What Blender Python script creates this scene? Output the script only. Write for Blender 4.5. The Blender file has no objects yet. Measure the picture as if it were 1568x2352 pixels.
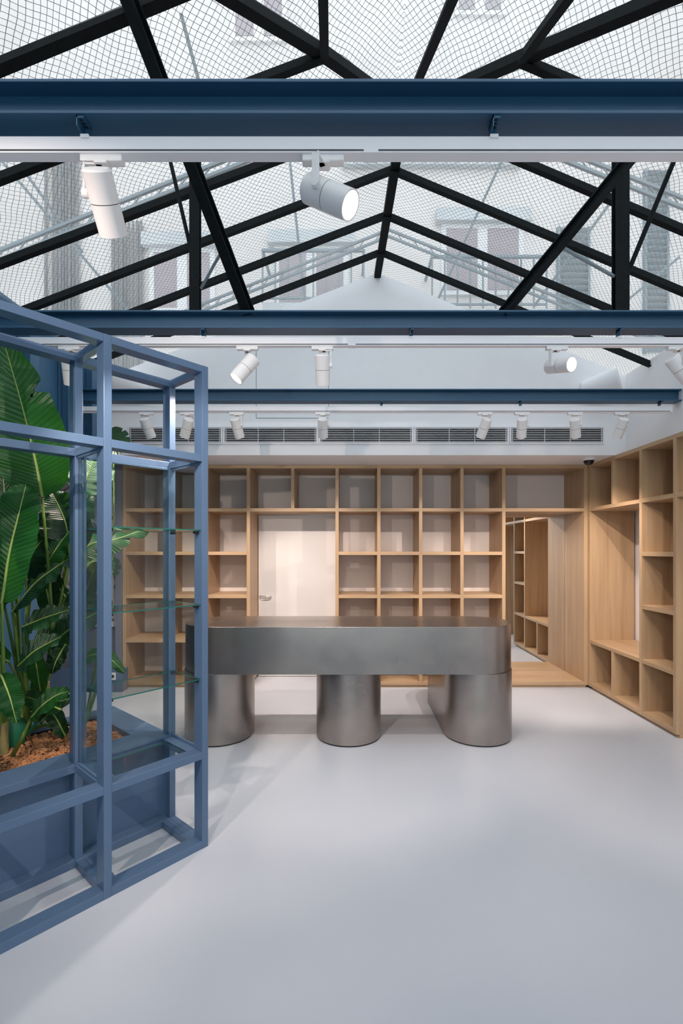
import bpy, math, random
from mathutils import Vector, Matrix
random.seed(7)
S = bpy.context.scene
COL = S.collection
PI = math.pi

# ------------------------------------------------------------------ camera, world, light, exposure
F = 1110.0; CX, CY = 800.0, 1264.0; H = 1.55          # focal length in pixels, vanishing point, eye height
cam_d = bpy.data.cameras.new('camera'); cam = bpy.data.objects.new('camera', cam_d); COL.objects.link(cam)
cam.location = (0, 0, H); cam.rotation_euler = (PI/2, 0, 0)
cam_d.sensor_fit = 'VERTICAL'; cam_d.sensor_height = 36; cam_d.lens = F/2352*36
cam_d.shift_x = -(CX-784)/2352; cam_d.shift_y = (CY-1176)/2352
cam_d.clip_start = 0.02
S.camera = cam
S.view_settings.view_transform = 'Standard'; S.view_settings.look = 'None'
S.view_settings.gamma = 1; S.view_settings.use_curve_mapping = False
S.view_settings.exposure = 0.08

w = bpy.data.worlds.new('overcast_sky'); S.world = w; w.use_nodes = True
bg = w.node_tree.nodes['Background']; bg.inputs[0].default_value = (0.80, 0.90, 1.0, 1); bg.inputs[1].default_value = 2.15
S.cycles.max_bounces = 10; S.cycles.diffuse_bounces = 5; S.cycles.transparent_max_bounces = 32
S.cycles.glossy_bounces = 5; S.cycles.sample_clamp_indirect = 6
try: S.cycles.use_denoising = True
except Exception: pass
SPOT_W = 60.0                                         # watts of a spotlight
SPOT_COL = (1.0, 0.82, 0.72)

# ------------------------------------------------------------------ materials
def mat(name, col=(.8, .8, .8), rough=.5, metal=0.0, spec=.5):
    m = bpy.data.materials.new(name); m.use_nodes = True
    b = m.node_tree.nodes['Principled BSDF']
    b.inputs['Base Color'].default_value = (*col, 1); b.inputs['Roughness'].default_value = rough
    b.inputs['Metallic'].default_value = metal; b.inputs['Specular IOR Level'].default_value = spec
    return m
def nn(m, t, **k):
    n = m.node_tree.nodes.new(t)
    for a, v in k.items(): setattr(n, a, v)
    return n
def lk(m, a, b): m.node_tree.links.new(a, b)
def noise_mix(m, c1, c2, scale=(1, 1, 1), nscale=4, detail=4, lo=.35, hi=.65, bump=0, rough=None, dist=.002):
    b = m.node_tree.nodes['Principled BSDF']
    tc = nn(m, 'ShaderNodeTexCoord'); mp = nn(m, 'ShaderNodeMapping'); mp.inputs['Scale'].default_value = scale
    no = nn(m, 'ShaderNodeTexNoise'); no.inputs['Scale'].default_value = nscale; no.inputs['Detail'].default_value = detail
    r = nn(m, 'ShaderNodeValToRGB')
    r.color_ramp.elements[0].position = lo; r.color_ramp.elements[1].position = hi
    r.color_ramp.elements[0].color = (*c1, 1); r.color_ramp.elements[1].color = (*c2, 1)
    lk(m, tc.outputs['Object'], mp.inputs[0]); lk(m, mp.outputs[0], no.inputs['Vector'])
    lk(m, no.outputs[0], r.inputs[0]); lk(m, r.outputs[0], b.inputs['Base Color'])
    if bump:
        bp = nn(m, 'ShaderNodeBump'); bp.inputs['Strength'].default_value = bump; bp.inputs['Distance'].default_value = dist
        lk(m, no.outputs[0], bp.inputs['Height']); lk(m, bp.outputs[0], b.inputs['Normal'])
    if rough:
        mr = nn(m, 'ShaderNodeMapRange'); mr.inputs[3].default_value = rough[0]; mr.inputs[4].default_value = rough[1]
        lk(m, no.outputs[0], mr.inputs[0]); lk(m, mr.outputs[0], b.inputs['Roughness'])
    return m
M = {}
M['floor'] = noise_mix(mat('pale_resin', rough=.4), (.53, .57, .625), (.565, .60, .655), nscale=1.2, lo=.3, hi=.7, rough=(.27, .42))
M['white'] = noise_mix(mat('white_plaster', rough=.7), (.83, .83, .84), (.86, .86, .87), nscale=3)
M['back'] = mat('off_white_panel', (.76, .70, .66), .6)
M['door'] = mat('white_lacquer', (.80, .77, .75), .45)
M['blue'] = noise_mix(mat('blue_paint', rough=.35), (.088, .152, .255), (.094, .162, .268), nscale=2, rough=(.3, .4))
M['beamblue'] = noise_mix(mat('backlit_blue_paint', rough=.4), (.022, .086, .16), (.025, .094, .174), nscale=2, rough=(.33, .45))  # same paint as the frame, its backlit shade put into the colour
M['wallblue'] = mat('blue_wall_paint', (.05, .14, .25), .45)
M['slate'] = mat('slate_panel', (.17, .19, .25), .5)
def wood(name, sc):
    m = mat(name, rough=.45)
    b = m.node_tree.nodes['Principled BSDF']
    tc = nn(m, 'ShaderNodeTexCoord'); mp = nn(m, 'ShaderNodeMapping'); mp.inputs['Scale'].default_value = sc
    no = nn(m, 'ShaderNodeTexNoise'); no.inputs['Scale'].default_value = 2.2; no.inputs['Detail'].default_value = 6; no.inputs['Roughness'].default_value = .6
    n2 = nn(m, 'ShaderNodeTexNoise'); n2.inputs['Scale'].default_value = .8; n2.inputs['Detail'].default_value = 2; n2.inputs['Distortion'].default_value = .6
    lk(m, tc.outputs['Object'], mp.inputs[0]); lk(m, mp.outputs[0], no.inputs['Vector']); lk(m, mp.outputs[0], n2.inputs['Vector'])
    ad = nn(m, 'ShaderNodeMath', operation='ADD'); lk(m, no.outputs[0], ad.inputs[0]); lk(m, n2.outputs[0], ad.inputs[1])
    r = nn(m, 'ShaderNodeValToRGB'); e = r.color_ramp.elements
    e.new(.99)
    sc2 = nn(m, 'ShaderNodeMath', operation='MULTIPLY'); sc2.inputs[1].default_value = 1.0
    lk(m, ad.outputs[0], sc2.inputs[0]); 
    mr = nn(m, 'ShaderNodeMapRange'); mr.inputs[1].default_value = .65; mr.inputs[2].default_value = 1.35
    lk(m, sc2.outputs[0], mr.inputs[0]); lk(m, mr.outputs[0], r.inputs[0])
    e[0].position = 0; e[1].position = .5; e[2].position = 1
    e[0].color = (.40, .262, .145, 1); e[1].color = (.48, .325, .187, 1); e[2].color = (.54, .375, .225, 1)
    lk(m, r.outputs[0], b.inputs['Base Color'])
    bp = nn(m, 'ShaderNodeBump'); bp.inputs['Strength'].default_value = .08; bp.inputs['Distance'].default_value = .001
    lk(m, no.outputs[0], bp.inputs['Height']); lk(m, bp.outputs[0], b.inputs['Normal'])
    return m
M['wz'] = wood('oak_grain_up', (14, 14, .7)); M['wx'] = wood('oak_grain_across', (.7, 14, 30)); M['wy'] = wood('oak_grain_deep', (14, .7, 30))
M['steel'] = noise_mix(mat('brushed_steel', rough=.4, metal=.92), (.27, .248, .232), (.42, .365, .33), scale=(1, 1, 1.2), nscale=1.7, detail=8, lo=.32, hi=.68, rough=(.22, .36), bump=.03, dist=.01)
M['steel'].node_tree.nodes['Principled BSDF'].inputs['Anisotropic'].default_value = .4
M['chrome'] = mat('polished_chrome', (.75, .75, .75), .15, 1)
M['mirror'] = mat('mirror_silver', (.93, .94, .93), .0, 1)
M['black'] = noise_mix(mat('black_steel', rough=.4), (.003, .005, .0055), (.007, .010, .011), nscale=30, bump=.3, rough=(.55, .8))
M['black'].node_tree.nodes['Principled BSDF'].inputs['Specular IOR Level'].default_value = .15
M['dark'] = mat('black_plastic', (.01, .01, .012), .3)
M['lampw'] = mat('white_lamp_paint', (.84, .81, .79), .4)
M['trackw'] = mat('white_track_paint', (.86, .84, .85), .4)
M['vent'] = mat('white_vent_paint', (.78, .77, .79), .4)
M['ventdark'] = mat('vent_painted_shade', (.006, .006, .008), .9, spec=.1)  # near-black colour paints the shade between the slats
M['green'] = mat('green_plastic', (.01, .13, .07), .4)
M['soil'] = mat('dark_soil', (.05, .025, .012), .9)
M['pebble'] = noise_mix(mat('clay_pebble', rough=.75), (.27, .105, .04), (.56, .27, .12), nscale=45, detail=2, bump=.3)
M['trunk'] = noise_mix(mat('plant_trunk', rough=.7), (.12, .10, .045), (.30, .27, .10), scale=(6, 6, 1), nscale=8, detail=5, bump=.4)
M['stem'] = noise_mix(mat('leaf_stalk', rough=.4), (.05, .14, .02), (.20, .29, .05), scale=(1, 1, .6), nscale=4, detail=3)
M['rib'] = mat('leaf_midrib', (.30, .42, .10), .4)
M['facade'] = noise_mix(mat('cream_render', rough=.85), (.66, .62, .585), (.75, .715, .685), nscale=.8, detail=6, lo=.3, hi=.7)
M['facade2'] = noise_mix(mat('pale_grey_render', rough=.85), (.48, .51, .52), (.60, .62, .62), nscale=.9, detail=6)
M['exgrey'] = mat('weathered_grey_metal', (.22, .27, .29), .6)
M['expipe'] = mat('grey_pipe', (.20, .21, .21), .6)
M['exwin'] = mat('window_dusk_glass', (.36, .31, .325), .2)
M['exframe'] = mat('white_window_frame', (.75, .75, .74), .5)
M['street'] = mat('pavement', (.4, .4, .4), .8)
def emis(name, col, s):
    m = bpy.data.materials.new(name); m.use_nodes = True; nt = m.node_tree; nt.nodes.clear()
    e = nt.nodes.new('ShaderNodeEmission'); e.inputs[0].default_value = (*col, 1); e.inputs[1].default_value = s
    o = nt.nodes.new('ShaderNodeOutputMaterial'); nt.links.new(e.outputs[0], o.inputs[0]); return m
M['lens'] = emis('glowing_lens', (1, .87, .76), 9)
def glass(name, tint=(1, 1, 1), haze=0.0, refl=1.0, hazecol=(.84, .81, .78)):
    m = bpy.data.materials.new(name); m.use_nodes = True; nt = m.node_tree; nt.nodes.clear(); N = nt.nodes.new
    t = N('ShaderNodeBsdfTransparent'); t.inputs[0].default_value = (*tint, 1)
    g = N('ShaderNodeBsdfGlossy'); g.inputs['Roughness'].default_value = .02
    fr = N('ShaderNodeLayerWeight'); fr.inputs[0].default_value = .5
    pw = N('ShaderNodeMath'); pw.operation = 'POWER'; pw.inputs[1].default_value = 5.0; nt.links.new(fr.outputs['Facing'], pw.inputs[0])
    mu = N('ShaderNodeMath'); mu.operation = 'MULTIPLY_ADD'; mu.inputs[1].default_value = refl*.9; mu.inputs[2].default_value = .03*refl
    nt.links.new(pw.outputs[0], mu.inputs[0])
    mx = N('ShaderNodeMixShader'); nt.links.new(mu.outputs[0], mx.inputs[0])
    src = t
    if haze:
        d = N('ShaderNodeBsdfTranslucent'); d.inputs[0].default_value = (*hazecol, 1)
        no = N('ShaderNodeTexNoise'); no.inputs['Scale'].default_value = 1.3; no.inputs['Detail'].default_value = 5
        tc = N('ShaderNodeTexCoord'); nt.links.new(tc.outputs['Object'], no.inputs['Vector'])
        mr = N('ShaderNodeMapRange'); mr.inputs[1].default_value = .3; mr.inputs[2].default_value = .7
        mr.inputs[3].default_value = haze*.5; mr.inputs[4].default_value = haze*1.5
        nt.links.new(no.outputs[0], mr.inputs[0])
        m2 = N('ShaderNodeMixShader'); nt.links.new(mr.outputs[0], m2.inputs[0])
        nt.links.new(t.outputs[0], m2.inputs[1]); nt.links.new(d.outputs[0], m2.inputs[2]); src = m2
    nt.links.new(src.outputs[0], mx.inputs[1]); nt.links.new(g.outputs[0], mx.inputs[2])
    o = N('ShaderNodeOutputMaterial'); nt.links.new(mx.outputs[0], o.inputs[0]); return m
M['roofglass'] = glass('weathered_roof_glass', (.97, .965, .95), .11, .5)
M['glass'] = glass('clear_glass', (.93, .96, .955), 0, .9)
M['edge'] = mat('green_glass_edge', (.01, .12, .095), .1)
def net_mat():
    m = bpy.data.materials.new('diamond_mesh_wire'); m.use_nodes = True; nt = m.node_tree; nt.nodes.clear(); N = nt.nodes.new
    tc = N('ShaderNodeTexCoord'); no = N('ShaderNodeTexNoise'); no.inputs['Scale'].default_value = 1.6; no.inputs['Detail'].default_value = 2
    nt.links.new(tc.outputs['UV'], no.inputs['Vector'])
    sb = N('ShaderNodeVectorMath'); sb.operation = 'SUBTRACT'; sb.inputs[1].default_value = (.5, .5, .5)
    nt.links.new(no.outputs['Color'], sb.inputs[0])
    sc = N('ShaderNodeVectorMath'); sc.operation = 'SCALE'; sc.inputs['Scale'].default_value = .12; nt.links.new(sb.outputs[0], sc.inputs[0])
    ad = N('ShaderNodeVectorMath'); ad.operation = 'ADD'; nt.links.new(tc.outputs['UV'], ad.inputs[0]); nt.links.new(sc.outputs[0], ad.inputs[1])
    sx = N('ShaderNodeSeparateXYZ'); nt.links.new(ad.outputs[0], sx.inputs[0])
    def ma(op, a, b=None):
        n = N('ShaderNodeMath'); n.operation = op
        for i, v in ((0, a), (1, b)):
            if v is None: continue
            if isinstance(v, (int, float)): n.inputs[i].default_value = v
            else: nt.links.new(v, n.inputs[i])
        return n.outputs[0]
    d = []
    for op in ('ADD', 'SUBTRACT'):
        s = ma('MULTIPLY', ma(op, sx.outputs[0], sx.outputs[1]), 1/.047)
        f = ma('ABSOLUTE', ma('SUBTRACT', ma('FRACT', s), .5))
        d.append(ma('LESS_THAN', f, .048))
    k = ma('MAXIMUM', d[0], d[1])
    t = N('ShaderNodeBsdfTransparent'); b = N('ShaderNodeBsdfDiffuse'); b.inputs[0].default_value = (.20, .225, .235, 1)
    mx = N('ShaderNodeMixShader'); nt.links.new(k, mx.inputs[0]); nt.links.new(t.outputs[0], mx.inputs[1]); nt.links.new(b.outputs[0], mx.inputs[2])
    o = N('ShaderNodeOutputMaterial'); nt.links.new(mx.outputs[0], o.inputs[0]); return m
M['net'] = net_mat()
def silver_mat():
    m = mat('creased_silver', (.6, .6, .6), .35, .3)
    b = m.node_tree.nodes['Principled BSDF']
    tc = nn(m, 'ShaderNodeTexCoord'); v = nn(m, 'ShaderNodeTexNoise'); v.inputs['Scale'].default_value = 9; v.inputs['Detail'].default_value = 8; v.inputs['Distortion'].default_value = 1.5
    r = nn(m, 'ShaderNodeValToRGB'); r.color_ramp.elements[0].position = .36; r.color_ramp.elements[1].position = .47
    r.color_ramp.elements[0].color = (.12, .12, .125, 1); r.color_ramp.elements[1].color = (.66, .65, .66, 1)
    lk(m, tc.outputs['Object'], v.inputs['Vector']); lk(m, v.outputs[0], r.inputs[0]); lk(m, r.outputs[0], b.inputs['Base Color'])
    bp = nn(m, 'ShaderNodeBump'); bp.inputs['Strength'].default_value = .8; bp.inputs['Distance'].default_value = .02
    lk(m, v.outputs[0], bp.inputs['Height']); lk(m, bp.outputs[0], b.inputs['Normal'])
    return m
M['silver'] = silver_mat()
def leaf_mat(name, c1, c2, trans):
    m = bpy.data.materials.new(name); m.use_nodes = True; nt = m.node_tree; b = nt.nodes['Principled BSDF']; N = nt.nodes.new
    uv = N('ShaderNodeUVMap'); sx = N('ShaderNodeSeparateXYZ'); nt.links.new(uv.outputs[0], sx.inputs[0])
    def ma(op, a, b_=None):
        n = N('ShaderNodeMath'); n.operation = op
        for i, v in ((0, a), (1, b_)):
            if v is None: continue
            if isinstance(v, (int, float)): n.inputs[i].default_value = v
            else: nt.links.new(v, n.inputs[i])
        return n.outputs[0]
    au = ma('ABSOLUTE', ma('SUBTRACT', sx.outputs[0], .5))            # 0..0.5 across
    ph = ma('SUBTRACT', ma('MULTIPLY', sx.outputs[1], 190), ma('MULTIPLY', au, 30))
    s = ma('SINE', ph); s2 = ma('SINE', ma('MULTIPLY', ph, 3.1))
    h = ma('ADD', s, ma('MULTIPLY', s2, .35))
    no = N('ShaderNodeTexNoise'); no.inputs['Scale'].default_value = 5; tc = N('ShaderNodeTexCoord'); nt.links.new(tc.outputs['Object'], no.inputs['Vector'])
    fac = ma('ADD', ma('MULTIPLY', h, .13), no.outputs[0])
    r = N('ShaderNodeValToRGB'); r.color_ramp.elements[0].position = .3; r.color_ramp.elements[1].position = .75
    r.color_ramp.elements[0].color = (*c1, 1); r.color_ramp.elements[1].color = (*c2, 1); nt.links.new(fac, r.inputs[0])
    nt.links.new(r.outputs[0], b.inputs['Base Color'])
    bp = N('ShaderNodeBump'); bp.inputs['Strength'].default_value = .55; bp.inputs['Distance'].default_value = .004
    nt.links.new(h, bp.inputs['Height']); nt.links.new(bp.outputs[0], b.inputs['Normal'])
    b.inputs['Roughness'].default_value = .32
    t = N('ShaderNodeBsdfTranslucent'); t.inputs[0].default_value = (.06, .30, .015, 1)
    mx = N('ShaderNodeMixShader'); mx.inputs[0].default_value = trans
    out = [n for n in nt.nodes if n.type == 'OUTPUT_MATERIAL'][0]
    nt.links.new(b.outputs[0], mx.inputs[1]); nt.links.new(t.outputs[0], mx.inputs[2]); nt.links.new(mx.outputs[0], out.inputs[0])
    return m
M['leaf'] = leaf_mat('broad_leaf', (.006, .055, .013), (.018, .125, .026), .30)
M['leafdark'] = leaf_mat('dark_broad_leaf', (.004, .028, .010), (.012, .065, .02), .12)
M['leafpale'] = leaf_mat('pale_broad_leaf', (.12, .24, .14), (.26, .38, .26), .3)

# ------------------------------------------------------------------ mesh builder
class MB:
    def __init__(s): s.v = []; s.f = []; s.m = []; s.uv = {}
    def add(s, vs, fs, mi=0):
        o = len(s.v); s.v += [Vector(p) for p in vs]; s.f += [tuple(o+i for i in f) for f in fs]; s.m += [mi]*len(fs); return s
    def box(s, x0, x1, y0, y1, z0, z1, mi=0):
        x0, x1 = min(x0, x1), max(x0, x1); y0, y1 = min(y0, y1), max(y0, y1); z0, z1 = min(z0, z1), max(z0, z1)
        return s.add([(x0,y0,z0),(x1,y0,z0),(x1,y1,z0),(x0,y1,z0),(x0,y0,z1),(x1,y0,z1),(x1,y1,z1),(x0,y1,z1)],
                     [(0,3,2,1),(4,5,6,7),(0,1,5,4),(1,2,6,5),(2,3,7,6),(3,0,4,7)], mi)
    def obox(s, c, ax, ay, az, mi=0):                # centre and three half-axis vectors
        c, ax, ay, az = map(Vector, (c, ax, ay, az)); vs = []
        for k in (-1, 1):
            for a, b in ((-1,-1),(1,-1),(1,1),(-1,1)): vs.append(c+ax*a+ay*b+az*k)
        return s.add(vs, [(0,3,2,1),(4,5,6,7),(0,1,5,4),(1,2,6,5),(2,3,7,6),(3,0,4,7)], mi)
    def bar(s, a, b, wd, hd, up=(0,0,1), mi=0):       # rectangular bar from a to b, hd along up
        a, b, up = Vector(a), Vector(b), Vector(up); d = b-a; n = d.cross(up).normalized(); u = n.cross(d).normalized()
        return s.obox((a+b)/2, d/2, n*wd/2, u*hd/2, mi)
    def ibeam(s, a, b, wd, hd, t=.008, up=(0,0,1)):
        a, b, up = Vector(a), Vector(b), Vector(up); d = b-a; n = d.cross(up).normalized(); u = n.cross(d).normalized(); c = (a+b)/2
        s.obox(c+u*(hd/2-t/2), d/2, n*wd/2, u*t/2); s.obox(c-u*(hd/2-t/2), d/2, n*wd/2, u*t/2); s.obox(c, d/2, n*t/2, u*(hd/2-t))
        return s
    def tube(s, pts, r, seg=10, caps=True, mi=0):
        pts = [Vector(p) for p in pts]; rs = r if isinstance(r, (list, tuple)) else [r]*len(pts); o = len(s.v); n0 = None
        for i, p in enumerate(pts):
            d = (pts[min(i+1, len(pts)-1)]-pts[max(i-1, 0)]).normalized()
            if n0 is None: n0 = d.orthogonal().normalized()
            n0 = (n0-d*n0.dot(d)).normalized(); b = d.cross(n0)
            for k in range(seg):
                a = 2*PI*k/seg; s.v.append(p+(n0*math.cos(a)+b*math.sin(a))*rs[i])
        for i in range(len(pts)-1):
            for k in range(seg):
                s.f.append((o+i*seg+k, o+i*seg+(k+1)%seg, o+(i+1)*seg+(k+1)%seg, o+(i+1)*seg+k)); s.m.append(mi)
        if caps:
            s.f.append(tuple(o+k for k in reversed(range(seg)))); s.m.append(mi)
            e = o+(len(pts)-1)*seg; s.f.append(tuple(e+k for k in range(seg))); s.m.append(mi)
        return s
    def prism(s, poly, z0, z1, mi=0):                 # xy polygon, counter-clockwise
        n = len(poly); vs = [(x, y, z0) for x, y in poly]+[(x, y, z1) for x, y in poly]
        return s.add(vs, [tuple(reversed(range(n))), tuple(range(n, 2*n))]+[(i, (i+1)%n, n+(i+1)%n, n+i) for i in range(n)], mi)
    def lathe(s, prof, seg=32, mi=0):                 # profile (r, z) about z
        o = len(s.v)
        for r, z in prof:
            for k in range(seg): a = 2*PI*k/seg; s.v.append(Vector((r*math.cos(a), r*math.sin(a), z)))
        for i in range(len(prof)-1):
            for k in range(seg):
                s.f.append((o+i*seg+k, o+i*seg+(k+1)%seg, o+(i+1)*seg+(k+1)%seg, o+(i+1)*seg+k)); s.m.append(mi)
        return s
def wloc(p):
    v = Vector((0, 0, 0))
    while p is not None: v = v+p.location; p = p.parent
    return v
def obj(name, mb, mats, parent=None, bevel=0, smooth=False, local=False, uv=False):
    """vertices are in world metres; for a child they are made relative to the parent (local=True: already are)"""
    me = bpy.data.meshes.new(name); off = Vector((0, 0, 0)) if (local or parent is None) else wloc(parent)
    me.from_pydata([v-off for v in mb.v], [], mb.f)
    for m in (mats if isinstance(mats, (list, tuple)) else [mats]): me.materials.append(M[m])
    for p, i in zip(me.polygons, mb.m): p.material_index = i; p.use_smooth = smooth
    if mb.uv:
        l = me.uv_layers.new(name='UVMap')
        for p in me.polygons:
            for li in p.loop_indices: l.data[li].uv = mb.uv[me.loops[li].vertex_index]
    me.update()
    o = bpy.data.objects.new(name, me); COL.objects.link(o); o.parent = parent
    if bevel:
        b = o.modifiers.new('bevel', 'BEVEL'); b.width = bevel; b.segments = 2; b.limit_method = 'ANGLE'; b.angle_limit = .7
    if smooth:
        try:
            me.set_sharp_from_angle(angle=math.radians(40))
        except Exception: pass
    return o
def tag(o, label, cat, group=None, kind=None):
    o['label'] = label; o['category'] = cat
    if group: o['group'] = group
    if kind: o['kind'] = kind
    return o
def thing(name, label, cat, loc=(0, 0, 0), rz=0, group=None, kind=None):
    o = bpy.data.objects.new(name, None); o.empty_display_size = .05; COL.objects.link(o); o.location = loc; o.rotation_euler = (0, 0, rz)
    return tag(o, label, cat, group, kind)
def struct(name, mb, m, parent=None, **k):
    o = obj(name, mb, m, parent, **k); o['kind'] = 'structure'; return o
def at(px, py, Y): return Vector(((px-CX)/F*Y, Y, H+(CY-py)/F*Y))

# ------------------------------------------------------------------ the setting
XR, XL, YB, EAVE = 2.81, -2.42, 4.90, 3.29            # right wall, left wall, gable wall, eaves
TOP = 2.515                                            # cabinet top and soffit
YF = -4.0
struct('floor', MB().box(-4.2, 4.6, YF, 6.15, -.05, 0), 'floor')
RX = lambda y: .395-.0207*y                            # the ridge runs a little off square
RZ = 4.335
# gable wall with bulkhead
g = MB().add([(XL, YB, TOP), (XR, YB, TOP), (XR, YB, EAVE+.028), (RX(YB), YB, RZ+.028), (XL, YB, EAVE+.028),
              (XL, YB+.12, TOP), (XR, YB+.12, TOP), (XR, YB+.12, EAVE+.028), (RX(YB), YB+.12, RZ+.028), (XL, YB+.12, EAVE+.028)],
             [(0, 1, 2, 3, 4), (9, 8, 7, 6, 5), (0, 5, 6, 1), (1, 6, 7, 2), (2, 7, 8, 3), (3, 8, 9, 4), (4, 9, 5, 0)])
struct('wall_gable', g, 'white')
struct('trim_1', MB().box(-4.2, XR+1.2, YB+.121, 6.15, TOP, TOP+.1).box(-4.2, XL-.001, YB+.001, YB+.1205, TOP, TOP+.1), 'white')   # soffit
struct('wall_back', MB().box(-4.2, 4.6, 6.0, 6.12, 0, TOP), 'back')
# right wall: above the cabinets, and the part behind the camera
struct('wall_right', MB().box(XR, XR+.1, YF, YB, TOP+.002, EAVE+.04).box(3.22, 3.32, 2.85, 6.0, 0, TOP), 'white')
struct('wall_right_rear', MB().box(XR, XR+.1, YF, 2.84, 0, TOP), 'white')
struct('trim_2', MB().box(XR+.1, 3.32, YF, YB, TOP, TOP+.05), 'white')
# left wall: blue up to the last column, white beyond, open alcove below the soffit
struct('wall_left', MB().box(XL-.1, XL, YF, 3.70, 0, EAVE+.06).box(XL-.1, XL, 3.70, 4.51, TOP, EAVE+.06), 'wallblue')
struct('wall_left_end', MB().box(XL-.1, XL, 4.51, YB, TOP, EAVE+.04), 'white')
struct('wall_alcove', MB().box(-4.2, -4.1, 3.6, 6.0, 0, TOP).box(-4.1, XL-.1, 3.6, 3.70, 0, TOP), 'slate')
struct('ceiling_alcove', MB().box(-4.2, XL-.1, 3.6, YB, TOP, TOP+.1), 'white')
struct('ceiling', MB().box(XL-.1, XR+.1, YF, .40, EAVE, EAVE+.12), 'white')
# front wall: unseen glazed shop front, added far behind the camera for fill daylight
struct('wall_front', MB().box(XL, XL+.3, YF-.1, YF, 0, EAVE).box(XR-.3, XR, YF-.1, YF, 0, EAVE).box(XL+.3, XR-.3, YF-.1, YF, 2.9, EAVE), 'white')
wf = struct('window_added', MB().box(XL+.3, XR-.3, YF-.07, YF-.03, 0, .06).box(XL+.3, XR-.3, YF-.07, YF-.03, 2.84, 2.9), 'black')
for x in (XL+.32, -.6, 1.0, XR-.32): obj('window_frame', MB().box(x-.02, x+.02, YF-.07, YF-.03, .06, 2.84), 'black', wf)
obj('window_pane', MB().box(XL+.34, XR-.34, YF-.052, YF-.048, .06, 2.84), 'glass', wf)
# steel columns of the left wall
for y, l in ((3.585, 'blue steel column on the blue wall, the nearer of two seen behind the large leaf'),
             (4.07, 'blue steel column on the blue wall where the third beam lands'),
             (4.44, 'blue steel column at the far end of the blue wall')):
    tag(obj('steel_column', MB().ibeam((XL+.05, y, 0 if y < 3.7 else TOP), (XL+.05, y, EAVE), .10, .09, .01, (1, 0, 0)), 'wallblue', bevel=.002), l, 'column', 'columns of the blue left wall')
# silver mural in the alcove, slate dado under it
tag(obj('silver_artwork', MB().box(-3.95, -2.635, 5.49, 5.52, .68, 2.46), 'silver'), 'creased silver and black textured panel in the alcove behind the plants', 'artwork')
struct('wall_alcove_back', MB().box(-4.1, -2.63, 5.53, 5.6, 0, TOP), 'slate')
bx_ = thing('plinth_box', 'low blue box with a white socket beside the left end of the oak shelving', 'box', (-2.72, 5.3, 0))
obj('body', MB().box(-3.3, -2.47, 5.28, 5.42, 0, .24), 'blue', bx_, bevel=.003)
so = obj('socket', MB().box(-2.60, -2.54, 5.268, 5.281, .135, .215), 'vent', bx_, bevel=.003)
obj('socket_hole', MB().tube([(-2.57, 5.269, .175), (-2.57, 5.266, .175)], .018, 16), 'dark', so)
tag(obj('slate_panel', MB().box(-2.625, -2.553, 5.44, 5.99, 0, TOP-.002), 'slate', bevel=.002), 'dark slate end panel standing against the left side of the oak shelving', 'panel')

# ------------------------------------------------------------------ oak shelving on the back wall
T = .038; Y0, Y1 = 5.45, 5.97
lev = [2.515, 2.026, 1.535, 1.047, .548, .067]        # top faces of the boards
fx = lambda px: (px-CX)/F*Y0
def upright(x, z0, z1, par, y0=Y0, y1=Y1): return obj('upright', MB().box(x, x+T, y0+.002, y1, z0, z1), 'wz', par, bevel=.0015)
def shelf(x0, x1, zt, par, name='shelf', y0=Y0+.003, y1=Y1): return obj(name, MB().box(x0, x1, y0, y1, zt-T, zt), 'wx', par, bevel=.0015)
def bank(name, label, xs, rows, closed=True):
    t = thing(name, label, 'shelving', ((xs[0]+xs[-1])/2, Y0+.2, 0), group='oak shelving units along the back wall')
    for x in xs: upright(x, .029, TOP-T-.001, t)
    shelf(xs[0], xs[-1]+T, TOP-.001, t, 'top_board', y0=Y0)
    for i in range(len(xs)-1):
        for z in rows: shelf(xs[i]+T, xs[i+1], z, t)
        obj('back_panel', MB().box(xs[i]+T, xs[i+1], Y1-.012, Y1, .067, TOP-T-.001), 'back', t)
    obj('plinth', MB().box(xs[0]+.01, xs[-1]+T-.01, Y0+.02, Y0+.04, 0, .029), 'wx', t)
    return t
xa = [fx(281), fx(375), fx(470), fx(566)]
xc = [fx(770), fx(866), fx(962), fx(1057), fx(1153)]
xe = fx(1341)
bank('shelving_unit', 'oak shelving with three columns of open cubes left of the white door', xa, lev[1:])
bank('shelving_unit', 'oak shelving with four columns of open cubes right of the white door', xc, lev[1:])
t = thing('bridge_shelf', 'two open oak cubes bridging over the white door', 'shelving', ((xa[-1]+xc[0])/2, Y0+.2, 2.0))
shelf(xa[-1]+T, xc[0], lev[1], t); shelf(xa[-1]+T, xc[0], TOP-.001, t, 'top_board')
upright(fx(668), lev[1], TOP-T-.001, t)
for a, b in ((xa[-1]+T, fx(668)), (fx(668)+T, xc[0])): obj('back_panel', MB().box(a, b, Y1-.012, Y1, lev[1], TOP-T-.001), 'back', t)
d1 = struct('door_1', MB().box(xa[-1]+T+.006, xc[0]-.004, 5.935, 5.965, .006, 1.98), 'door', bevel=.002)
hd = MB().lathe([(0, 0), (.060, 0), (.064, -.004), (.060, -.008)], 32)
for i, v in enumerate(hd.v): hd.v[i] = Vector((-1.015+v.x*1.1, 5.932+v.z*.5, .975+(v.y*.52 if v.y < 0 else v.y*.30)))
obj('handle_plate', hd, 'back', d1, smooth=True)
obj('door_handle', MB().tube([(-1.085, 5.930, .985), (-1.083, 5.905, .99), (-1.07, 5.90, .99), (-.96, 5.90, .99), (-.947, 5.905, .99), (-.945, 5.930, .985)], .006, 10)
    .tube([(-1.085, 5.925, .985), (-1.075, 5.925, .955), (-1.05, 5.925, .943), (-.98, 5.925, .943), (-.955, 5.925, .955), (-.945, 5.925, .985)], .004, 8), 'chrome', d1, smooth=True)
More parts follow.
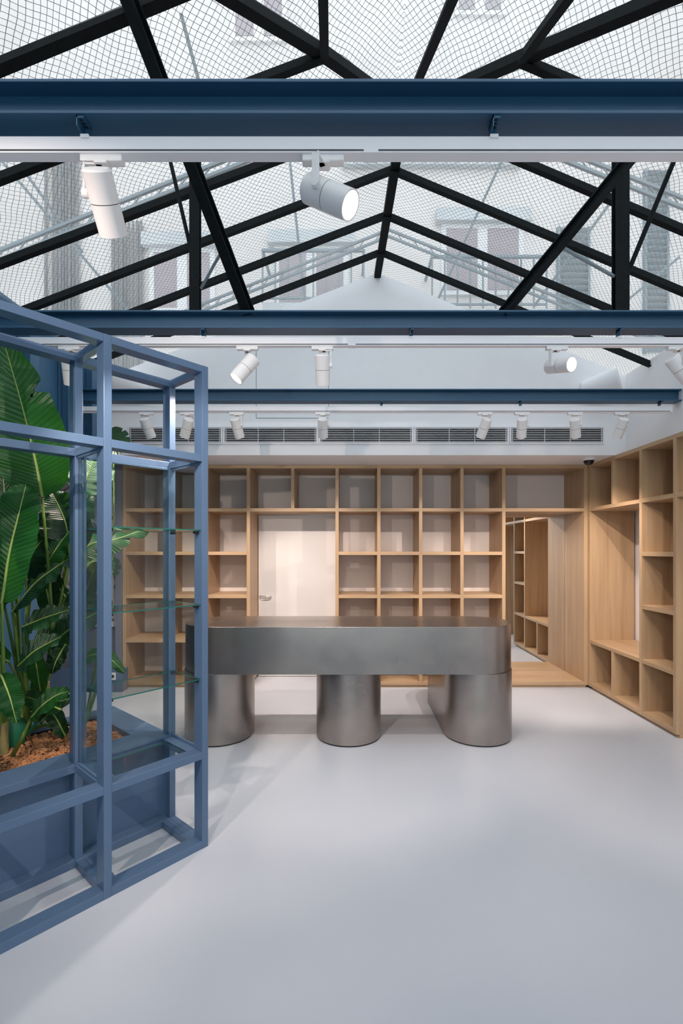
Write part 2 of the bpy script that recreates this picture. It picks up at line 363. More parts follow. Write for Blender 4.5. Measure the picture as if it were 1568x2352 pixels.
struct('trim_3', MB().box(xa[-1]+T, xc[0], 5.93, 5.97, 1.981, 1.987), 'chrome')
# mirror niche
RX0 = 2.70
t = thing('mirror_niche', 'tall oak niche lining around the mirror with one wide open cube above', 'shelving', (fx(1250), Y0+.2, 0))
upright(xe, .029, TOP-T-.001, t); shelf(xc[-1]+T, xe+T, TOP-.001, t, 'top_board', y0=Y0)
shelf(xc[-1]+T, xe, lev[1], t); shelf(xc[-1]+T, xe, .067, t, 'base_board')
obj('back_panel', MB().box(xc[-1]+T, xe, Y1-.012, Y1, lev[1], TOP-T-.001), 'back', t)
obj('plinth', MB().box(xc[-1]+T, xe+T-.01, Y0+.02, Y0+.04, 0, .029), 'wx', t)
obj('filler_strip', MB().box(xe+T, RX0, Y0+.004, Y1, .029, TOP-.001), 'wz', t)
tag(obj('wall_mirror', MB().box(xc[-1]+T+.001, xe-.002, 5.945, 5.969, .069, lev[1]-T-.001), 'mirror'), 'tall frameless mirror set into the oak niche right of the counter', 'mirror')

# ------------------------------------------------------------------ oak shelving on the right wall
RX0, RX1 = 2.70, 3.20
def rup(y0, y1, z0, z1, par): return obj('upright', MB().box(RX0, RX1, y0, y1, z0, z1), 'wz', par, bevel=.0015)
def rsh(ya, yb, zt, par, name='shelf'): return obj(name, MB().box(RX0+.002, RX1, ya, yb, zt-T, zt), 'wy', par, bevel=.0015)
t = thing('bench_nook', 'oak seat nook in the corner with cubes above and below, right of the mirror', 'shelving', (2.95, 4.95, 0), group='oak units along the right wall')
rup(5.41, 5.453, .029, TOP-T-.001, t); rup(4.453, 4.491, .029, TOP-T-.001, t)
rsh(4.453, 5.448, TOP-.001, t, 'top_board'); rsh(4.491, 5.41, lev[1], t); rsh(4.491, 5.41, lev[4], t, 'bench_board'); rsh(4.491, 5.41, lev[5], t, 'base_board')
obj('divider', MB().box(RX0+.003, RX1, 4.936, 4.974, lev[1], TOP-T-.001), 'wz', t, bevel=.0015)
obj('divider', MB().box(RX0+.003, RX1, 4.936, 4.974, lev[5], lev[4]-T), 'wz', t, bevel=.0015)
obj('back_panel', MB().box(RX1-.012, RX1, 4.491, 5.41, .067, lev[4]-T), 'wz', t)
obj('plinth', MB().box(RX0+.03, RX0+.05, 4.453, 5.41, 0, .029), 'wy', t)
t = thing('shelving_unit', 'single tall column of open oak cubes at the right edge, beside the seat nook', 'shelving', (2.95, 4.22, 0), group='oak units along the right wall')
rup(3.984, 4.022, .029, TOP-T-.001, t); rsh(3.984, 4.452, TOP-.001, t, 'top_board')
for z in lev[1:]: rsh(4.022, 4.452, z, t)
obj('back_panel', MB().box(RX1-.012, RX1, 4.022, 4.452, .067, TOP-T-.001), 'wz', t)
obj('plinth', MB().box(RX0+.03, RX0+.05, 3.984, 4.452, 0, .029).box(RX0+.05, RX1, 3.99, 4.01, 0, .029), 'wy', t)
t = thing('bridge_shelf', 'oak cube bridging over the passage at the right edge of the view', 'shelving', (2.95, 3.45, 2.0), group='oak units along the right wall')
rsh(2.94, 3.983, lev[1], t); rsh(2.94, 3.983, TOP-.001, t, 'top_board')
obj('upright', MB().box(RX0, RX1, 2.902, 2.94, .0, TOP-.001), 'wz', t, bevel=.0015)
obj('back_panel', MB().box(RX1-.012, RX1, 2.94, 3.983, lev[1], TOP-T-.001), 'wz', t)

# ------------------------------------------------------------------ steel counter
def stadium(x0, x1, y0, y1, n=28, axis='x'):
    pts = []
    if axis == 'x':
        r = (y1-y0)/2; cy = (y0+y1)/2
        pts += [(x1-r+r*math.cos(a), cy+r*math.sin(a)) for a in [-PI/2+PI*i/n for i in range(n+1)]]
        pts += [(x0+r+r*math.cos(a), cy+r*math.sin(a)) for a in [PI/2+PI*i/n for i in range(n+1)]]
    else:
        r = (x1-x0)/2; cx = (x0+x1)/2
        pts += [(cx+r*math.cos(a), y1-r+r*math.sin(a)) for a in [PI*i/n for i in range(n+1)]]
        pts += [(cx+r*math.cos(a), y0+r+r*math.sin(a)) for a in [PI+PI*i/n for i in range(n+1)]]
    return pts
ct = thing('reception_counter', 'long brushed steel counter with rounded ends on three rounded pedestals', 'counter', (0, 4.1, 0))
obj('counter_top', MB().prism(stadium(-1.368, 1.363, 3.79, 4.42), .574, .949), 'steel', ct, smooth=True, bevel=.002)
for a, b, ye in ((-1.366, -.806, 4.41), (-.268, .271, 4.41), (.803, 1.361, 5.16)):
    lg = obj('pedestal', MB().prism(stadium(a, b, 3.793, ye, axis='y'), .012, .573), 'steel', ct, smooth=True, bevel=.0015)
    obj('kick_strip', MB().prism(stadium(a+.008, b-.008, 3.801, ye-.008, axis='y'), .0, .012), 'dark', lg)

# ------------------------------------------------------------------ blue steel beams, light tracks
BY = (1.394, 2.737, 4.070, .056)  # last one: unseen beam added with its track to carry fill lamps
bl = ['wide blue steel beam crossing the top of the view, nearest of three', 'blue steel beam in the middle carrying the black roof posts', 'blue steel beam nearest the back wall above the air vents', 'added blue steel beam overhead, out of view, behind the nearest one']
tl = ['white lighting track under the nearest blue beam', 'white lighting track under the middle blue beam', 'white lighting track under the blue beam nearest the back wall', 'added white lighting track under the unseen beam overhead']
for i, y in enumerate(BY):
    tag(obj('steel_beam', MB().box(XL, XR, y, y+.10, 2.811, 2.820).box(XL, XR, y, y+.10, 2.902, 2.911).box(XL, XR, y+.045, y+.055, 2.820, 2.902), 'beamblue', bevel=.001),
        bl[i], 'beam', 'blue steel tie beams')
    tr = thing('lighting_track', tl[i], 'lighting track', (0, y+.05, 2.72), group='white lighting tracks')
    yt = y+.032; x0, x1 = XL+.06, XR-.06
    obj('rail', MB().box(x0, x1, yt, yt+.036, 2.724, 2.772), 'trackw', tr, bevel=.001)
    obj('slot', MB().box(x0+.02, x1-.02, yt-.0008, yt+.001, 2.7285, 2.7330), 'dark', tr)
    jx = (.06, .012, .0, .0)[i]
    if i < 2:
        obj('joint_cover', MB().box(jx-.015, jx+.028, yt-.0016, yt+.037, 2.7230, 2.7355), 'trackw', tr)
    for px in ((190, 1137, 1700), (466, 945, 1425), (470, 876, 1197, 1518), ())[i]:
        bxx = (px-CX)/F*(y+.02)
        br = obj('bracket', MB().box(bxx-.011, bxx+.011, y+.005, y+.050, 2.803, 2.811).box(bxx-.011, bxx-.008, y+.005, y+.050, 2.780, 2.811).box(bxx-.008, bxx+.011, y+.044, y+.048, 2.774, 2.811), 'beamblue', tr)
        obj('bracket_hole', MB().box(bxx-.005, bxx+.005, y+.010, y+.016, 2.8022, 2.803).box(bxx-.005, bxx+.005, y+.022, y+.028, 2.8022, 2.803).box(bxx-.005, bxx+.005, y+.034, y+.040, 2.8022, 2.803), 'dark', br)
        obj('track_clip', MB().box(bxx-.012, bxx+.012, yt-.004, yt+.038, 2.766, 2.776), 'trackw', br)

# ------------------------------------------------------------------ spotlights
def spot_proto():
    r = thing('track_spotlight', '', 'spotlight', (0, 0, 0), group='white track spotlights')
    obj('track_adapter', MB().box(-.062, .062, -.014, .014, -.018, .006).box(-.02, .02, -.018, .018, -.026, -.016), 'lampw', r, bevel=.003, local=True)
    obj('arm', MB().box(.048, .054, -.011, .011, -.112, -.020).box(.0, .054, -.009, .009, -.026, -.020).tube([(.041, 0, -.108), (.058, 0, -.108)], .013, 16), 'lampw', r, bevel=.001, local=True)
    hs = obj('housing', MB().lathe([(0, .062), (.036, .062), (.0415, .056), (.0415, -.0205), (.039, -.0205), (.039, -.0225), (.0415, -.0225), (.0415, -.105), (.0375, -.105), (.033, -.094), (.033, -.090)], 40), 'lampw', r, smooth=True, local=True)
    hs.location = (0, 0, -.108)
    obj('seam', MB().lathe([(.0412, -.0205), (.0412, -.0226)], 40), 'dark', hs, local=True)
    obj('lens', MB().add([(.033*math.cos(2*PI*k/32), .033*math.sin(2*PI*k/32), -.0935) for k in range(32)], [tuple(reversed(range(32)))]), 'lens', hs, local=True)
    ld = bpy.data.lights.new('spot_beam', 'SPOT'); ld.energy = SPOT_W; ld.color = SPOT_COL; ld.spot_size = math.radians(118); ld.spot_blend = .75; ld.shadow_soft_size = .009
    lo = bpy.data.objects.new('spot_beam', ld); COL.objects.link(lo); lo.parent = hs; lo.location = (0, 0, -.108)
    return r
def copy_tree(o, parent=None):
    c = o.copy(); COL.objects.link(c); c.parent = parent
    for ch in list(o.children): copy_tree(ch, c)
    return c
# (beam index, pixel x of adapter, aim direction, label)
spots = [
 (0, 236, (-.04, .98, -1), 'white spotlight on the nearest beam pointing down, at the left'),
 (0, 742, (.85, -.35, -.60), 'white spotlight on the nearest beam with its glowing lens facing the viewer'),
 (1, 568, (-.62, -.25, -.85), 'white spotlight tilted down to the left on the middle beam, above the door'),
 (1, 740, (.02, .50, -1), 'white spotlight hanging straight down on the middle beam'),
 (1, 1278, (.42, -.85, -.25), 'white spotlight with a glaring lens on the middle beam, at the right'),
 (1, 1556, (.75, .1, -.80), 'white spotlight cut by the right edge on the middle beam'),
 (1, 160, (-.15, .5, -1), 'white spotlight on the middle beam half hidden behind the blue display frame'),
 (2, 337, (.20, .60, -1), 'white spotlight seen inside the blue frame, leftmost on the far beam'),
 (2, 430, (-.50, .60, -1), 'white spotlight tilted left, partly behind the corner post of the blue frame'),
 (2, 543, (.18, .70, -1), 'white spotlight above the second air vent, just right of the blue frame'),
 (2, 741, (.0, .75, -1), 'white upright spotlight above the third air vent'),
 (2, 1113, (-.25, .70, -1), 'white spotlight tilted left above the fourth air vent'),
 (2, 1198, (.18, .70, -1), 'white spotlight tilted right above the joint of the last two vents'),
 (2, 1320, (.40, .65, -1), 'white spotlight leaning right above the last air vent'),
 (2, 1427, (-.08, .70, -1), 'white spotlight beyond the right end of the vents'),
 (0, -650, (.25, .75, -1), 'added white fill spotlight on the nearest track, beyond the left of the view'),  # this lamp and the next: added out of view for extra light
 (0, 1980, (.55, 1.05, -1), 'added white fill spotlight on the nearest track, beyond the right of the view'),
 (3, -31000, (.32, 1.0, -.55), 'added unseen white spotlight on the overhead track, leftmost'),  # overhead lamps are unseen, added to light the room from in front
 (3, 3000, (.0, 1.0, -1), 'added unseen white spotlight on the overhead track, in the middle'),
 (3, 19000, (.25, .95, -1), 'added unseen white spotlight on the overhead track, rightmost'),
]
proto = spot_proto()
for i, (bi, px, d, lab) in enumerate(spots):
    o = proto if i == 0 else copy_tree(proto)
    y = BY[bi]+.050; o.location = ((px-CX)/F*y, y, 2.722); o['label'] = lab
    if bi == 3: o.location.x = {-31000: -1.5, 3000: .2, 19000: 1.7}[px]
    dv = Vector(d).normalized(); pan = math.atan2(dv.y, dv.x)-PI/2; tilt = math.acos(max(-1, min(1, -dv.z)))
    if dv.y > 0 and abs(dv.x) < .6: pass
    for ch in o.children:
        if ch.name.startswith('housing') or ch.name.startswith('arm'):
            ch.rotation_euler = (tilt if ch.name.startswith('housing') else 0, 0, pan+(PI if ch.name.startswith('arm') and i in (0, 7) else 0))
            if ch.name.startswith('housing'):
                for g_ in ch.children:
                    if g_.type == 'LIGHT' and bi != 2:
                        g_.data = g_.data.copy(); g_.data.spot_size = math.radians(78); g_.data.spot_blend = .5
                        if bi == 3: g_.data.energy = SPOT_W*(2.0 if px < 0 else .52)
                        if bi == 0 and px == -650: g_.data.energy = SPOT_W*.6

# ------------------------------------------------------------------ air vents, access panel, dome camera, ducts
vt = None
def vent_proto(wd, z0, z1):
    r = thing('air_vent', '', 'vent', (0, 0, 0), group='air vents in a row on the back wall')
    b = .016
    obj('frame', MB().box(0, wd, -.014, 0, z0, z0+b).box(0, wd, -.014, 0, z1-b, z1).box(0, b, -.014, 0, z0+b, z1-b).box(wd-b, wd, -.014, 0, z0+b, z1-b), 'vent', r, bevel=.001, local=True)
    obj('backing', MB().box(b, wd-b, -.002, 0, z0+b, z1-b), 'ventdark', r, local=True)
    n = 8
    for k in range(n):
        z = z0+b+(k+.5)*(z1-z0-2*b)/n
        obj('slat', MB().obox((wd/2, -.008, z), (wd/2-b, 0, 0), (0, .005, -.0004), (0, 0, .0021)), 'vent', r, local=True)
    for k in (.03, .37, .64, .97): obj('divider', MB().box(wd*k-.002, wd*k+.002, -.012, -.003, z0+b, z1-b), 'vent', r, local=True)
    return r
vz0, vz1 = H+(CY-1020)/F*YB, H+(CY-980)/F*YB
vl = ['white slatted air vent, leftmost, partly behind the blue frame', 'white slatted air vent, second from the left', 'white slatted air vent in the middle of the row', 'white slatted air vent, second from the right', 'white slatted air vent, rightmost of the row']
vw = .958
for i in range(5):
    if i == 0: vp = vent_proto(vw, 0, vz1-vz0); o = vp
    else: o = copy_tree(vp)
    o.location = ((294-CX)/F*YB+i*(vw+.008), YB, vz0); o['label'] = vl[i]
tag(obj('access_panel', MB().box((589-CX)/F*YB, (753.5-CX)/F*YB, YB-.0025, YB-.0005, 2.893, 3.622), 'white'), 'flush white access panel in the back wall above the vents', 'panel')
struct('trim_4', MB().box((587.5-CX)/F*YB, (755-CX)/F*YB, YB-.0008, YB, 2.887, 3.628), 'exgrey')
dc = thing('dome_camera', 'white dome security camera on the ceiling above the mirror corner', 'security camera', (2.50, 5.03, TOP))
mb = MB().lathe([(0, 0), (.072, 0), (.075, -.006), (.072, -.03), (.055, -.034)], 32); hb = obj('base', mb, 'vent', dc, smooth=True, local=True)
obj('dome', MB().lathe([(.052, -.03)]+[(.050*math.cos(a), -.034-.045*math.sin(a)) for a in [PI/2*i/8 for i in range(9)]], 32), 'dark', dc, smooth=True, local=True)
for sx, lab in ((1, 'white rounded duct end at the right corner under the roof'), (-1, 'white rounded duct end at the left corner behind the blue frame')):
    xo = 2.47 if sx > 0 else -2.15; r = .13
    pts = [(xo-.11*sx, YB-.01, 3.16), (xo+.05*sx, YB-.12, 3.19), (xo+.17*sx, YB-.20, 3.22)]
    tag(obj('air_duct', MB().tube(pts, [.085, .115, .12], 24), 'white', smooth=True, bevel=.02), lab, 'duct', 'duct ends at the roof corners')

# ------------------------------------------------------------------ glazed roof
def roofz(x, y):                                       # side slopes
    r = RX(y); return RZ-(.386*(r-x)*2.71/2.715 if x < r else .411*(x-r))
def slope_l(y): return (RZ-EAVE)/(RX(y)-XL)
def slope_r(y): return (RZ-EAVE)/(XR-RX(y))
PY = 3.06; P = Vector((.352, PY, RZ))
HYF = .40                                              # front eave
rf = thing('window_1', 'pitched glass roof with black glazing bars', 'roof', (0, 3, EAVE), kind='structure')
for k in ('label', 'category'): del rf[k]
hipL = Vector((XL, HYF, EAVE)); hipR = Vector((XR, HYF, EAVE))
A = Vector((-.126, 2.543, 4.16)); B = Vector((.894, 2.513, 4.106)); A2 = Vector((-.62, 2.07, 3.99)); B2 = Vector((1.42, 2.02, 3.90))
UP = (0, 0, 1)
def gbar(name, a, b, wd=.04, hd=.05): return obj(name, MB().bar(a, b, wd*.35, hd).bar(Vector(a)-Vector((0, 0, hd/2)), Vector(b)-Vector((0, 0, hd/2)), wd, .01), 'black', rf)
obj('ridge_bar', MB().bar(P, (RX(YB), YB, RZ), .065, .05), 'black', rf)
for y in (4.506, 4.01, 3.53, PY):
    R = Vector((RX(y), y, RZ)) if y > PY else P
    gbar('glazing_bar', R, (XL, y, EAVE)); gbar('glazing_bar', R, (XR, y, EAVE))
gbar('glazing_bar', A, (XL, 2.543, EAVE)); gbar('glazing_bar', A2, (XL, 2.10, EAVE), .05)
gbar('glazing_bar', B, (XR, 2.513, EAVE)); gbar('glazing_bar', B2, (XR, 2.02, EAVE), .05)
for y in (1.55, 1.0):
    t_ = (PY-y)/(PY-HYF); l = P.lerp(hipL, t_); r = P.lerp(hipR, t_)
    gbar('glazing_bar', l, (XL, y, EAVE), .05); gbar('glazing_bar', r, (XR, y, EAVE), .05)
obj('hip_bar', MB().bar(P, A, .055, .05).bar(A, A2, .055, .05).bar(A2, hipL, .055, .05), 'black', rf)
obj('hip_bar', MB().bar(P, B, .055, .05).bar(B, B2, .055, .05).bar(B2, hipR, .055, .05), 'black', rf)
gbar('glazing_bar', P, (.62, HYF, EAVE), .045); gbar('glazing_bar', A, (-.05, HYF, EAVE), .045); gbar('glazing_bar', B, (1.12, HYF, EAVE), .045)
gbar('glazing_bar', A2, (-.58, HYF, EAVE), .045); gbar('glazing_bar', B2, (1.6, HYF, EAVE), .045)
up = Vector((0, 0, .03))
gz = MB()
gz.add([p+up for p in (P, Vector((RX(YB), YB, RZ)), Vector((XL, YB, EAVE)), hipL, A2, A)], [(0, 1, 2, 3, 4, 5)])
gz.add([p+up for p in (P, B, B2, hipR, Vector((XR, YB, EAVE)), Vector((RX(YB), YB, RZ)))], [(0, 1, 2, 3, 4, 5)])
gz.add([p+up for p in (P, A, A2, hipL, hipR, B2, B)], [(0, 1, 2, 3, 4, 5, 6)])
obj('roof_pane', gz, 'roofglass', rf)
# net over the glass
nt_ = MB(); NA = 4.95; ny0, ny1 = -.3, 7.4
for sx in (-1, 1):
    vs = []; o0 = len(nt_.v)
    x1 = .35+sx*4.2; z1 = NA-.40*4.2
    vs = [(.35, ny0, NA), (.35, ny1, NA), (x1, ny1, z1), (x1, ny0, z1)]
    nt_.add(vs, [(0, 1, 2, 3)])
    L = math.hypot(4.2, .4*4.2)
    for k, u in enumerate(((0, ny0), (0, ny1), (L, ny1), (L, ny0))): nt_.uv[o0+k] = (u[0], u[1])
tag(obj('safety_net', nt_, 'net'), 'grey diamond wire mesh stretched over the glass roof', 'net')
for y, lab in ((3.5, 'pair of grey steel rails holding the net over the middle of the glass roof'), (5.05, 'pair of grey steel rails holding the net just beyond the gable wall')):
    m = MB()
    for sx in (-1, 1):
        for dz in (0, -.07): m.bar((.42, y, NA-.05+dz), (.42+sx*4.0, y, NA-.05-.40*4.0+dz), .022, .022)
        for k in range(24):
            xk = .42+sx*(k+.5)*4/24; z = NA-.05-.4*(k+.5)*4/24; m.bar((xk, y, z), (xk+.07*sx, y, z-.10), .008, .008)
    tag(obj('net_support', m, 'exgrey'), lab, 'support frame', 'steel rails holding the net')
for a, b, lab in ((at(415, 30, 4), at(460, 200, 4.4), 'thin grey cable seen through the glass above the nearest beam'),
                  (at(664, 355, 6), at(702, 715, 6.5), 'thin grey cable hanging before the left balcony'),
                  (at(1165, 340, 6), at(1000, 700, 6.6), 'thin slanting cable crossing the pale upper window'),
                  (at(0, 365, 5), at(300, 720, 6), 'long slanting strut on the left above the roof'),
                  (at(50, 385, 5), at(190, 580, 5.6), 'short slanting strut beside the vertical pipes at the left'),
                  (at(1560, 590, 6), at(1440, 690, 6.4), 'thin strut in the lower right of the glass roof'),
                  (at(1420, 440, 5), at(1225, 705, 5.8), 'slanting strut behind the right roof brace')):
    tag(obj('steel_cable', MB().tube([a, b], .016, 8), 'exgrey'), lab, 'cable', 'cables and struts above the roof')

# truss members on the middle beam
ty = BY[1]+.05
tag(obj('roof_post', MB().ibeam((-.883, ty, 2.911), (-.883, ty, 3.86), .055, .05, .008, (0, 1, 0)), 'black', bevel=.001), 'black upright steel post on the left of the middle beam', 'post', 'black posts on the middle beam')
tag(obj('roof_post', MB().ibeam((1.568, ty, 2.911), (1.568, ty, 3.82), .078, .05, .008, (0, 1, 0)), 'black', bevel=.001), 'black upright steel post on the right of the middle beam', 'post', 'black posts on the middle beam')
bL0, bL1 = Vector((-.573, ty, 2.915)), Vector((-.935, 1.975, 3.905)); bR0, bR1 = Vector((.89, ty, 2.915)), Vector((1.68, 2.30, 3.83))
tag(obj('roof_brace', MB().ibeam(bL0, bL1, .06, .05, .008), 'black', bevel=.001), 'black slanting steel brace rising left from the middle beam', 'brace', 'black slanting braces')
tag(obj('roof_brace', MB().ibeam(bR0, bR1, .055, .05, .008), 'black', bevel=.001), 'black slanting steel brace rising right from the middle beam', 'brace', 'black slanting braces')
for a, b, mt, rr, lab in (((-.87, ty, 3.118), (-1.035, ty, 3.83), 'black', .011, 'thin black rod beside the left roof post'),
                      ((1.61, ty, 3.15), (1.81, 2.66, 3.74), 'black', .013, 'thin black rod beside the right roof post'),
                      ((-.85, ty, 3.06), (-.662, 2.59, 3.185), 'exgrey', .008, 'short grey tie rod joining left post and brace'),
                      ((1.53, ty, 3.13), (1.14, 2.64, 3.22), 'exgrey', .010, 'short blue grey tie rod joining right post and brace')):
    tag(obj('tie_rod', MB().tube([a, b], rr, 10), mt), lab, 'rod', 'thin rods of the roof frame')

# ------------------------------------------------------------------ buildings outside
FB = 8.5
def bp(px, py): return at(px, py, FB)
b = thing('apartment_building', 'cream apartment building seen through the glass roof, with windows and balconies', 'building', (0, FB, 0))
obj('wall', MB().box(-6.98, 6.98, FB, FB+.4, 0, 15), 'facade', b)
def win(x0, x1, z0, z1, y, par, n=2):
    f = obj('window', MB().box(x0, x1, y-.05, y+.01, z0, z1), 'exframe', par)
    wdt = (x1-x0)/n
    for i in range(n): obj('pane', MB().box(x0+i*wdt+.09, x0+(i+1)*wdt-.09, y-.06, y-.05, z0+.08, z1-.08), 'exwin', f)
    obj('lintel', MB().box(x0-.1, x1+.1, y-.16, y, z1, z1+.22), 'facade2', f)
def balcony(x0, x1, z, par, y=FB):
    s = obj('balcony_slab', MB().box(x0, x1, y-.7, y, z-.12, z), 'facade2', par)
    m = MB().bar((x0, y-.68, z+.85), (x1, y-.68, z+.85), .05, .04).bar((x0, y-.68, z+.08), (x1, y-.68, z+.08), .03, .03)
    k = int((x1-x0)/.20)
    for i in range(k+1): xx = x0+(x1-x0)*i/k; m.bar((xx, y-.68, z), (xx, y-.68, z+.85), .025, .025, (0, 1, 0))
    m.bar((x0, y-.68, z+.85), (x0, y, z+.85), .04, .04).bar((x1, y-.68, z+.85), (x1, y, z+.85), .04, .04)
    obj('railing', m, 'exgrey', s)
a_ = bp(1012, 490); c_ = bp(1200, 680); win(a_.x, c_.x, c_.z, a_.z-.22, FB, b)
a_ = bp(630, 540); c_ = bp(800, 720); win(a_.x, c_.x, c_.z, a_.z-.22, FB, b)
a_ = bp(345, 545); c_ = bp(495, 720); win(a_.x, c_.x, c_.z, a_.z-.22, FB, b)
a_ = bp(530, -20); c_ = bp(660, 100); win(a_.x, c_.x, c_.z, a_.z, FB, b)
a_ = bp(1040, -60); c_ = bp(1160, 40); win(a_.x, c_.x, c_.z, a_.z, FB, b)
balcony(bp(990, 0).x*.93, bp(1250, 0).x*.93, 5.45, b); balcony(bp(605, 0).x*.93, bp(835, 0).x*.93, 5.55, b)
obj('ledge', MB().box(-.1, 3.0, FB-.12, FB, 8.25, 8.35), 'facade2', b)
def shutter(x0, x1, z0, z1, y, par):
    m = MB().box(x0-.04, x0, y-.08, y, z0, z1).box(x1, x1+.04, y-.08, y, z0, z1); n = int((z1-z0)/.11)
    for i in range(n): z = z0+(i+.5)*(z1-z0)/n; m.obox(((x0+x1)/2, y-.05, z), ((x1-x0)/2, 0, 0), (0, .03, -.03), (0, .006, .006))
    obj('shutter', m, 'exgrey', par)
shutter(bp(1282, 0).x, bp(1345, 0).x, 5.4, 7.2, FB, b); shutter(bp(1480, 0).x, bp(1525, 0).x, 5.0, 8.2, FB, b)
ORD = ('first', 'second', 'third', 'fourth', 'fifth', 'sixth', 'seventh', 'eighth', 'ninth')
for tall, pxs in ((True, (112, 128, 136, 144, 151, 158, 166, 174, 183)), (False, (265, 275, 284, 292, 300, 310, 320, 328))):
    for i, px in enumerate(pxs):
        z1 = bp(0, 350 if tall else 515).z
        tag(obj('drain_pipe', MB().tube([(bp(px, 0).x, FB-.08, 2.5), (bp(px, 0).x, FB-.08, z1)], random.choice((.020, .026, .032)), 8), 'expipe'),
            'thin grey pipe, %s from the left in the %s bundle at the left' % (ORD[i], 'taller' if tall else 'shorter inner'), 'pipe', 'taller bundle of pipes at the left' if tall else 'shorter bundle of pipes at the left')
b = thing('side_building', 'pale grey building wall rising left of the glass roof', 'building', (-7, 4, 0))
obj('wall', MB().box(-7.4, -7, -4, FB+.4, 0, 14), 'facade', b)
m = MB().box(-7.0, -6.7, 7.3, 8.1, 4.5, 7.9); obj('vent_shaft', m, 'facade2', b)
b = thing('side_building', 'pale building wall rising right of the glass roof', 'building', (7, 4, 0))
obj('wall', MB().box(7, 7.4, -4, FB+.4, 0, 14), 'facade', b)
for zz in (4.5, 8.0): obj('ledge', MB().box(6.85, 7, -4, FB, zz, zz+.12), 'facade2', b)

# ------------------------------------------------------------------ blue display frame
C0 = Vector((-.735, 2.534, 0)); U = Vector((.659, .7525, 0)).normalized(); V = Vector((-U.y, U.x, 0))
def W(u, v, z=0): return C0+U*u+V*v+Vector((0, 0, z))
def ub(u0, u1, v0, v1, z0, z1, mb=None):
    mb = mb or MB(); return mb.obox(W((u0+u1)/2, (v0+v1)/2, (z0+z1)/2), U*(u1-u0)/2, V*(v1-v0)/2, (0, 0, (z1-z0)/2))
PT, PD, DW = .0355, .076, .408
us = [0, -.4913, -.4913*2, -.4913*3]; UE = us[-1]-PT
df = thing('display_frame', 'tall open blue metal display frame with glass shelves at the left', 'display cabinet', W(-.75, .2, 0))
HZ = [(0.0, .04), (.465, .503), (2.01, 2.048), (2.475, 2.511)]
for u in us:
    for v in (0, DW-PD): obj('post', ub(u-PT, u, v, v+PD, 0, 2.511), 'blue', df, bevel=.002)
e = .0006
for z0, z1 in HZ:
    for i in range(3):
        u1, u0 = us[i]-PT, us[i+1]
        for v in (0, DW-PD): obj('rail', ub(u0, u1, v+e, v+PD-e, z0, z1-e), 'blue', df, bevel=.002)
    for u in us: obj('cross_rail', ub(u-PT*1.0+e, u-e, PD, DW-PD, z0, z1-e), 'blue', df, bevel=.002)
# wider bottom cross rails and shelf surround in the glazed bay
for z0, z1 in (HZ[0], HZ[1]):
    for uu in (us[0]-PT-.045, us[1]): obj('cross_rail', ub(uu, uu+.045, PD, DW-PD, z0, z1-e), 'blue', df, bevel=.002)
for (uu, vv) in ((-.25, .035), (-.25, .372), (-.75, .035)):
    c = W(uu, vv, .0395); obj('screw_cap', MB().tube([c, c+Vector((0, 0, .0015))], .016, 24), 'blue', df, smooth=True)
b0, b1 = us[1], us[0]-PT
for v0, v1 in ((DW-PD-.012, DW-PD),):                   # glazing trims at the back and both ends of the glazed bay
    for ua, ubb in ((b0, b0+.012), (b1-.012, b1)): obj('glazing_trim', ub(ua, ubb, v0, v1, .503, 2.01), 'blue', df, bevel=.001)
    for z in (.503, 1.998): obj('glazing_trim', ub(b0+.012, b1-.012, v0, v1, z, z+.012), 'blue', df, bevel=.001)
for ue in (b1+.012, b0-.024):
    for z in (.503, 1.998): obj('glazing_trim', ub(ue-.004, ue+.008, PD, DW-PD-.012, z, z+.012), 'blue', df, bevel=.001)
obj('glass_pane', ub(b0+.006, b1-.006, DW-PD-.040, DW-PD-.034, .50, 2.01), 'glass', df)
obj('glass_pane', ub(b1+.012, b1+.018, PD, DW-PD, .503, 2.01), 'glass', df)
obj('glass_pane', ub(b0-.022, b0-.016, PD, DW-PD, .503, 2.01), 'glass', df)
def gshelf(name, u0, u1, v0, v1, z, th=.006):
    m = ub(u0, u1, v0, v1, z, z+th); m.m = [0, 0, 1, 1, 1, 1]; return obj(name, m, ['glass', 'edge'], df)
for z in (1.652, 1.264, .876):
    gshelf('glass_shelf', b0+.004, b1-.004, .012, DW-PD-.045, z)
    for uu in (b0+.001, b1-.019):
        for vv in (.03, DW-PD-.07): obj('shelf_bracket', ub(uu, uu+.018, vv, vv+.03, z-.014, z-.001), 'dark', df, bevel=.002)
gshelf('glass_shelf', b0+.045, b1-.045, PD, DW-PD-.06, .494, .006)

# ------------------------------------------------------------------ planter and clay pebbles
pl = thing('planter_box', 'long blue planter box behind the display frame', 'planter', W(-.9, .8, 0))
pv0, pv1, pu0, pu1 = DW+.001, 1.12, -1.255, -.012; PZ = .500
obj('side_panel', ub(pu0, pu1, pv0, pv0+.02, 0.0, PZ-.02), 'blue', pl, bevel=.002)
obj('side_panel', ub(pu0, pu1, pv1-.02, pv1, 0, PZ-.02), 'blue', pl)
obj('end_panel', ub(pu1-.02, pu1, pv0+.02, pv1-.02, 0, PZ-.02), 'blue', pl); obj('end_panel', ub(pu0, pu0+.02, pv0+.02, pv1-.02, 0, PZ-.02), 'blue', pl)
obj('rim', ub(pu0, pu1, pv0, pv0+.115, PZ-.02, PZ), 'blue', pl, bevel=.002)
obj('rim', ub(pu0, pu1, pv1-.10, pv1, PZ-.02, PZ), 'blue', pl, bevel=.002)
obj('rim', ub(pu1-.155, pu1, pv0+.115, pv1-.10, PZ-.02, PZ), 'blue', pl, bevel=.002)
